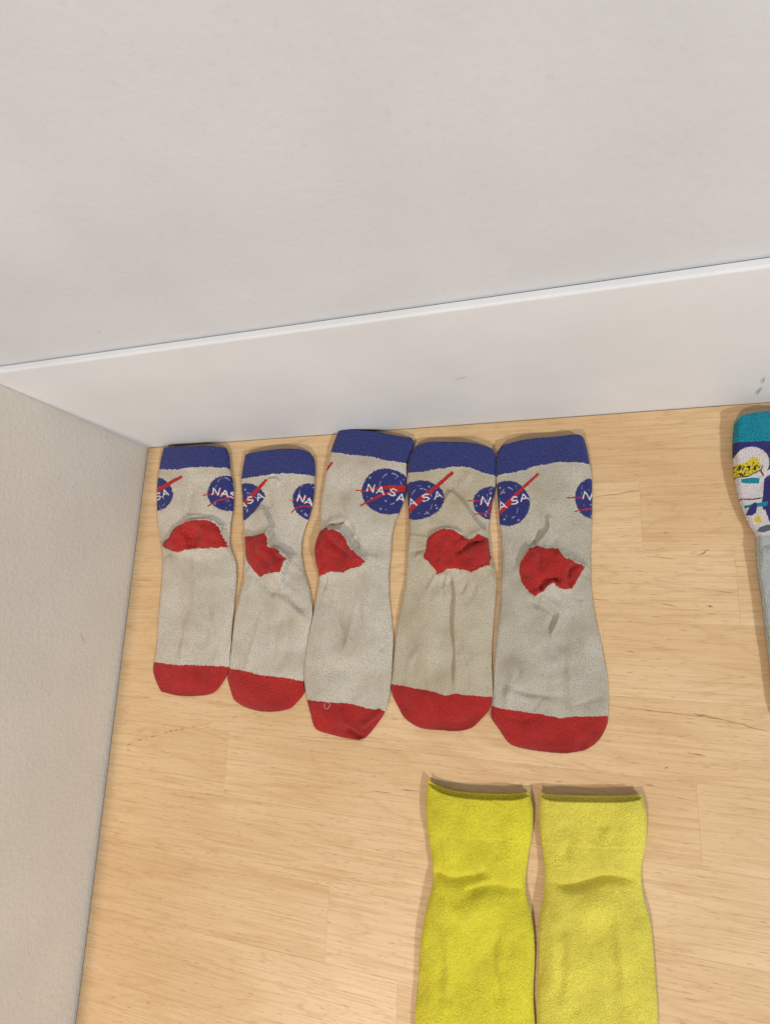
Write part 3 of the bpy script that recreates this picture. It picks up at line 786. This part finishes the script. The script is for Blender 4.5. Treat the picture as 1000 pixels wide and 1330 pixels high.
S5 = dict(
 left=[(650,581),(645.4,588),(643.8,602),(643.8,618),(645.6,638),(648,670),(651,700),(651.6,730),(650.4,765),(646,810),(642,860),(640,900),(637.8,920),(638.6,934),(650,951),(662,967),(684,974.2),(714,978.2),(734,979.4)],
 right=[(759.4,572),(763,586),(765.8,602),(768.4,620),(769,650),(768.4,680),(767,720),(767.4,755),(769,776),(774,806),(782,844),(788,876),(790.4,902),(790,930),(788,944),(778,962),(764,973.4),(752,977),(734,979.4)],
 top=[(650,581),(680,575),(710,571),(740,568),(752,567.8),(759.4,572)],
 cuff=[(620,622),(643.6,619),(670,615),(700,607),(724,603),(744,603),(766,604),(790,605)],
 toe=[(610,912),(637.6,917),(670,923),(700,927),(728,933),(744,930),(790,930.4),(815,931)],
 heel=[(675,742),(678,730),(689,714),(696,710),(710,714),(724,714),(734,726),(748,732),(760,737),(752,750),(742,765),(731,767),(722,762),(718,758),(712,762),(706,769),(694,775.6),(684,766),(677,755)],
 emb=[dict(disc=(660,655,28.5,29,-6), let=[('A',652.5,657.4,10,9.5,-20),('S',669,651.4,9,9,-18),('A',681,647.2,9.5,8.5,-14)],
           chev=[([(643,673),(674,641),(698.6,618)],5.2,3.2),([(641,672),(655,663),(668,651)],2.4,2.2)], seed=31, orb=(.05,.0)),
      dict(disc=(769.5,648,23,26,0), let=[('N',763,644.4,11,9.5,8)],
           chev=[([(736.8,648.6),(746,647.6),(758,646.8)],1.6,1.8),([(746.6,666.4),(757,663),(772,660.5)],1.8,2.2)], seed=35, orb=(-.2,-.35))],
 feats=[('p',[(674,742),(689,713),(724,712),(760,737),(740,766),(694,777)],2.0,3.4),
        ('r',[(676,742),(680,728),(689,713.6),(697,709)],1.2,.7,4.5), ('r',[(722,712),(735,725),(748,731),(764,738)],1.4,.6,4.5),
        ('r',[(710,668),(714,682),(710,694),(697,707)],1.6,3.5,.8), ('r',[(706,686),(700,697),(690,708)],-1.3,1.4,2.2), ('r',[(690,640),(697,655),(706,672)],-.6,3,4),
        ('r',[(726,690),(716,700),(708,708)],.6,2,2.5), ('d',(735,655),.6,9,14),
        ('r',[(741,766),(737,750),(742,738),(756,735)],-2.4,1.3,2.6), ('r',[(730,758),(718,753),(708,758),(700,770)],-3.0,1.2,3.0), ('r',[(696,712),(702,728),(700,745)],-1.1,1.5,2.0), ('d',(728,752),.9,5,5), ('d',(694,745),.7,7,9),
        ('r',[(684,768),(697,776),(712,783),(722,790),(727.5,798),(723,811),(717,824),(712,840)],1.5,3.2,1.2,.12,.3), ('r',[(686,776),(700,785),(714,793),(719,800),(715,812),(708,826)],-1.3,1.6,2.6,.15,.25), ('r',[(738,790),(734,815),(728,850)],-.9,6,4),
        ('r',[(662,800),(668,850),(690,885)],-.4,5,7), ('d',(744,825),-1.6,9,18), ('d',(690,820),1.0,10,16), ('r',[(650,860),(700,880),(720,890)],.8,5,6), ('r',[(648,880),(664,891),(680,899),(706,903),(726,908)],-.9,1.3,2.6,.3,.3), ('r',[(660,896),(682,905),(706,909),(730,913)],.7,2,3,.3,.3),
        ('r',[(692,924),(698,914),(704,905)],-.6,1.2,1.6), ('r',[(742,918),(760,912),(786,902)],-.6,2,2.2), ('d',(716,858),.7,8,6), ('d',(726,905),-.5,10,4),
        ('d',(756,966),-.7,2.5,5), ('d',(690,945),.4,12,8), ('d',(728,950),-.4,6,6), ('r',[(655,930),(676,935),(700,931)],-.5,1.5,2)])

S4['mat'] = KGREY_STAINED; S5['mat'] = KGREY_COOL
LABELS = [
 'grey sock nearest the left wall, its red heel patch stretched wide',
 'grey sock second from the left wall, red heel folded along its left edge',
 'grey sock with cuff reaching highest of the five and a folded red toe corner',
 'grey sock with a straight crease down its foot, second from right among the five',
 'grey sock with red heel notched by a grey fold, farthest right of the five']
HC = [(6.2, 3.9, 3.2), (5.4, 3.9, 3.2), (5.6, 3.9, 3.2), (5.4, 3.8, 3.0), (5.2, 3.8, 3.0)]
for i, S in enumerate((S1, S2, S3, S4, S5)):
    rg = np.random.default_rng(40 + i)
    hp = np.array(S['heel']); hc = hp.mean(0)
    for k in range(len(hp)):
        if rg.uniform() < .45: continue
        dv = hp[k] - hc; dv = dv / np.linalg.norm(dv)
        a0 = hp[k] - dv * 5; a2 = hp[k] + dv * rg.uniform(12, 34) + np.array([0, rg.uniform(0, 8)])
        am = (a0 + a2) / 2 + rg.normal(0, 2.5, 2)
        S['feats'].append(('r', [tuple(a0), tuple(am), tuple(a2)], rg.choice([-1, 1]) * rg.uniform(.35, .75), rg.uniform(.9, 1.8), rg.uniform(.9, 2.2)))
    for k in range(5):                                     # long soft pulls down the foot
        x0 = rg.uniform(.2, .8); L0, R0 = np.array(S['left']), np.array(S['right'])
        a = L0[len(L0) * 9 // 16] * (1 - x0) + R0[len(R0) * 9 // 16] * x0
        b = a + np.array([rg.normal(0, 16), rg.uniform(50, 110)])
        S['feats'].append(('r', [tuple(a), tuple((a + b) / 2 + rg.normal(0, 4, 2)), tuple(b)], rg.choice([-1, 1]) * rg.uniform(.4, .8), rg.uniform(1.5, 4), rg.uniform(1.5, 4)))
    root, made = build_sock('sock', S['left'], S['right'], S['top'], S['feats'], rocket_parts(S), *HC[i], S['cuff'],
                            rim_back=((-1.6, 1.2, 1.4) if i == 2 else (0.6, .5, 1.0)), seed=11 + i * 5)
    tag(root, LABELS[i], 'sock', 'grey socks with blue cuffs laid in a row')
    if i == 2: sock3 = root

# loose thread on the toe of the third sock
def tube(name, P, r, mat, parent, n=6):
    P = np.array(P); v, f = [], []
    for i, p in enumerate(P):
        d = P[min(i+1, len(P)-1)] - P[max(i-1, 0)]; d /= np.linalg.norm(d)
        a = np.cross(d, [0, 0, 1.0]); a /= np.linalg.norm(a) + 1e-9; b = np.cross(a, d)
        for k in range(n):
            t = 2 * math.pi * k / n
            v.append(p + r * (a * math.cos(t) + b * math.sin(t)))
            if i: f.append(((i-1)*n+k, (i-1)*n+(k+1) % n, i*n+(k+1) % n, i*n+k))
    return mesh_obj(name, v, f, mat, parent, uv=np.zeros((len(v), 2)))
th = spline([(422, 914), (421, 918), (424, 921), (427, 919), (429, 915.5), (427.5, 914)], 22)
tw = at(th[:, 0], th[:, 1], 0.0045) - np.array(sock3.location)
tube('loose_thread', tw, 0.00014, KGREY, sock3)

# ---- sock with an astronaut motif, at the right edge
AL = [(953.5,552),(952,566),(951.8,590),(953,612),(956,632),(962,655),(972,680),(980.5,695),(982.4,712),(984,740),(990,780),(994,815),(998,845),(1002,880),(1008,925),(1022,950),(1050,960),(1075,961)]
AR = [(1092,534),(1098,560),(1100,600),(1098,640),(1092,670),(1086,695),(1090,720),(1096,750),(1104,790),(1112,830),(1120,870),(1128,905),(1130,925),(1122,945),(1104,957),(1075,961)]
AT = [(953.5,552),(960,545),(974,541),(1000,538.6),(1050,535.5),(1092,534)]
def astro_parts(C):
    n = len(C)
    noise = np.random.default_rng(5).uniform(0, 1, n)
    x, y = C[:, 0], C[:, 1]
    cuffb = [(930,576.6),(953,576.8),(1000,575.6),(1120,571)]
    cuff = seg_dist(C, cuffb)[1] < 0
    legb = [(930,690),(975,690),(982,697),(1000,690),(1040,700),(1120,696)]
    leg = (seg_dist(C, legb)[1] < 0) & ~cuff
    helm = ((x - 973) / 22.5) ** 2 + ((y - 603.5) / 20.5) ** 2 < 1
    suit = inside(C, [(950,620),(990,622),(988,640),(986,655),(990,672),(996,690),(981,697),(970,680),(958,655)])
    arm = stroke(C, [(988,621),(1003,611)], 6)
    legs2 = inside(C, [(968,668),(990,664),(998,684),(1000,697),(978,697)])
    visor = inside(C, [(950,607),(961,604),(966,603),(975,596),(980,598),(984,604),(984.5,613),(976,618),(968,620.5),(950,623)])
    blk = visor & (value_noise(C, 1.7, 12) > np.where(y > 607, .12, .62))
    blk |= stroke(C, [(952,622),(968,621),(985,613),(987,607)], 1.3) | stroke(C, [(984,613),(988,620)], 2.0)
    teal = inside(C, [(960,624.5),(976,622.5),(984,623),(983,630),(970,630),(961,629)]) | inside(C, [(965,657.5),(976,656),(994,653.5),(993,659),(978,661),(966,661.5)])
    line = stroke(C, [(961,649.5),(975,650),(986,648.5)], 1.5)
    blob = inside(C, [(969,664),(974,656.5),(979,653.5),(981,659),(979,668),(974,671),(968,670)])
    yel = inside(C, [(977,674),(983,671),(985,676),(988,678),(984,681),(978,678)])
    shoe = inside(C, [(981,691),(984,686),(990,684),(999,682.5),(1003,685),(998,690),(988,693)])
    return [('foot', KPALE, np.ones(n, bool), None), ('leg', KDNAVY, leg, None), ('cuff', KTEAL, cuff, None),
            ('astronaut_motif', KSUIT, (helm | suit | arm | legs2) & ~cuff, None), ('visor', KYEL, visor, 'astronaut_motif'), ('yellow_patch', KYEL, yel, 'astronaut_motif'),
            ('visor_speckle', KBLK, blk | (line), 'astronaut_motif'), ('suit_trim', KTEAL, teal, 'astronaut_motif'),
            ('suit_gap', KDNAVY, blob, 'astronaut_motif'), ('shoe', KSHOE, shoe, 'astronaut_motif')]
root, _ = build_sock('sock', AL, AR, AT, [('d', (1030, 640), 1.5, 18, 30), ('r', [(984, 712), (1000, 708), (1030, 715)], -.8, 2, 2), ('d', (1000, 720), .6, 8, 4)],
                     astro_parts, 7.5, 6.5, 4.5, [(930,576.6),(953,576.8),(1000,575.6),(1120,571)], rim_back=(.6, 1.0, 2.0), seed=50, zsil=0.004, puff=1.0, rnd=3.6, fuzz=20000)
tag(root, 'pale blue sock with teal cuff and astronaut motif at the right edge', 'sock')

# ---- two yellow terry socks in front, seen from above their open cuffs
def yellow_sock(L, R, T, seed, label, rim, feats, mat):
    def parts(C):
        return [('sock_body', mat, np.ones(len(C), bool), None)]
    cl = [(L[0][0] - 40, L[0][1] + 58), (R[0][0] + 40, R[0][1] + 62)]
    root, _ = build_sock('sock', L, R, T, feats, parts, rim[0], 6.0, 4.0, cl,
                         rim_back=(rim[1], rim[2], rim[3]), seed=seed, zsil=0.006, puff=3.0, rnd=6.0, fuzz=26000)
    tag(root, label, 'sock', 'yellow socks')
yellow_sock([(555,1019),(552,1040),(553,1075),(558,1110),(561,1145),(553,1180),(545,1225),(541,1280),(536,1340),(543,1385),(575,1405),(612,1410)],
            [(688,1036),(692,1056),(690,1090),(684,1125),(682,1160),(690,1195),(694,1240),(692,1300),(694,1345),(686,1382),(660,1402),(612,1410)],
            [(555,1019),(566,1027),(590,1035),(630,1039),(670,1039),(688,1036)], 61, 'yellow terry sock in front, left of the pair, its cuff corner raised', (6.6, -2.0, 2.8, 1.2),
            [('r', [(556,1128),(590,1140),(640,1132)], -2.2, 2.5, 3.5), ('r', [(600,1158),(640,1150),(684,1158)], -1.8, 2.2, 4), ('r', [(575,1190),(585,1240),(580,1300)], 1.4, 5, 4),
             ('r', [(640,1060),(650,1090),(645,1120)], -1.0, 4, 4), ('d', (612,1178), 2.5, 16, 10), ('r', [(650,1200),(640,1250),(655,1310)], -1.1, 3, 5), ('d', (600,1080), .9, 12, 14)], KLEMON)
yellow_sock([(701,1036),(699,1056),(702,1090),(707,1130),(706,1165),(700,1200),(699,1260),(697,1330),(704,1380),(730,1400),(768,1406)],
            [(835,1039),(841,1060),(840,1095),(834,1130),(836,1165),(846,1205),(852,1270),(856,1340),(848,1380),(815,1402),(768,1406)],
            [(701,1036),(715,1040),(760,1042),(810,1042),(835,1039)], 71, 'yellow terry sock in front, right of the pair, with a level open cuff', (6.2, -2.0, 2.8, 1.0),
            [('r', [(708,1140),(740,1150),(790,1138),(832,1146)], -2.0, 3, 3), ('d', (775,1172), 2.8, 18, 11), ('r', [(724,1190),(730,1240),(722,1310)], -1.2, 4, 4),
             ('r', [(800,1180),(806,1230),(812,1300)], 1.3, 5, 4), ('r', [(730,1062),(738,1090),(730,1120)], -.9, 4, 3), ('r', [(790,1070),(784,1100),(796,1128)], .9, 3, 5)], KLIME)
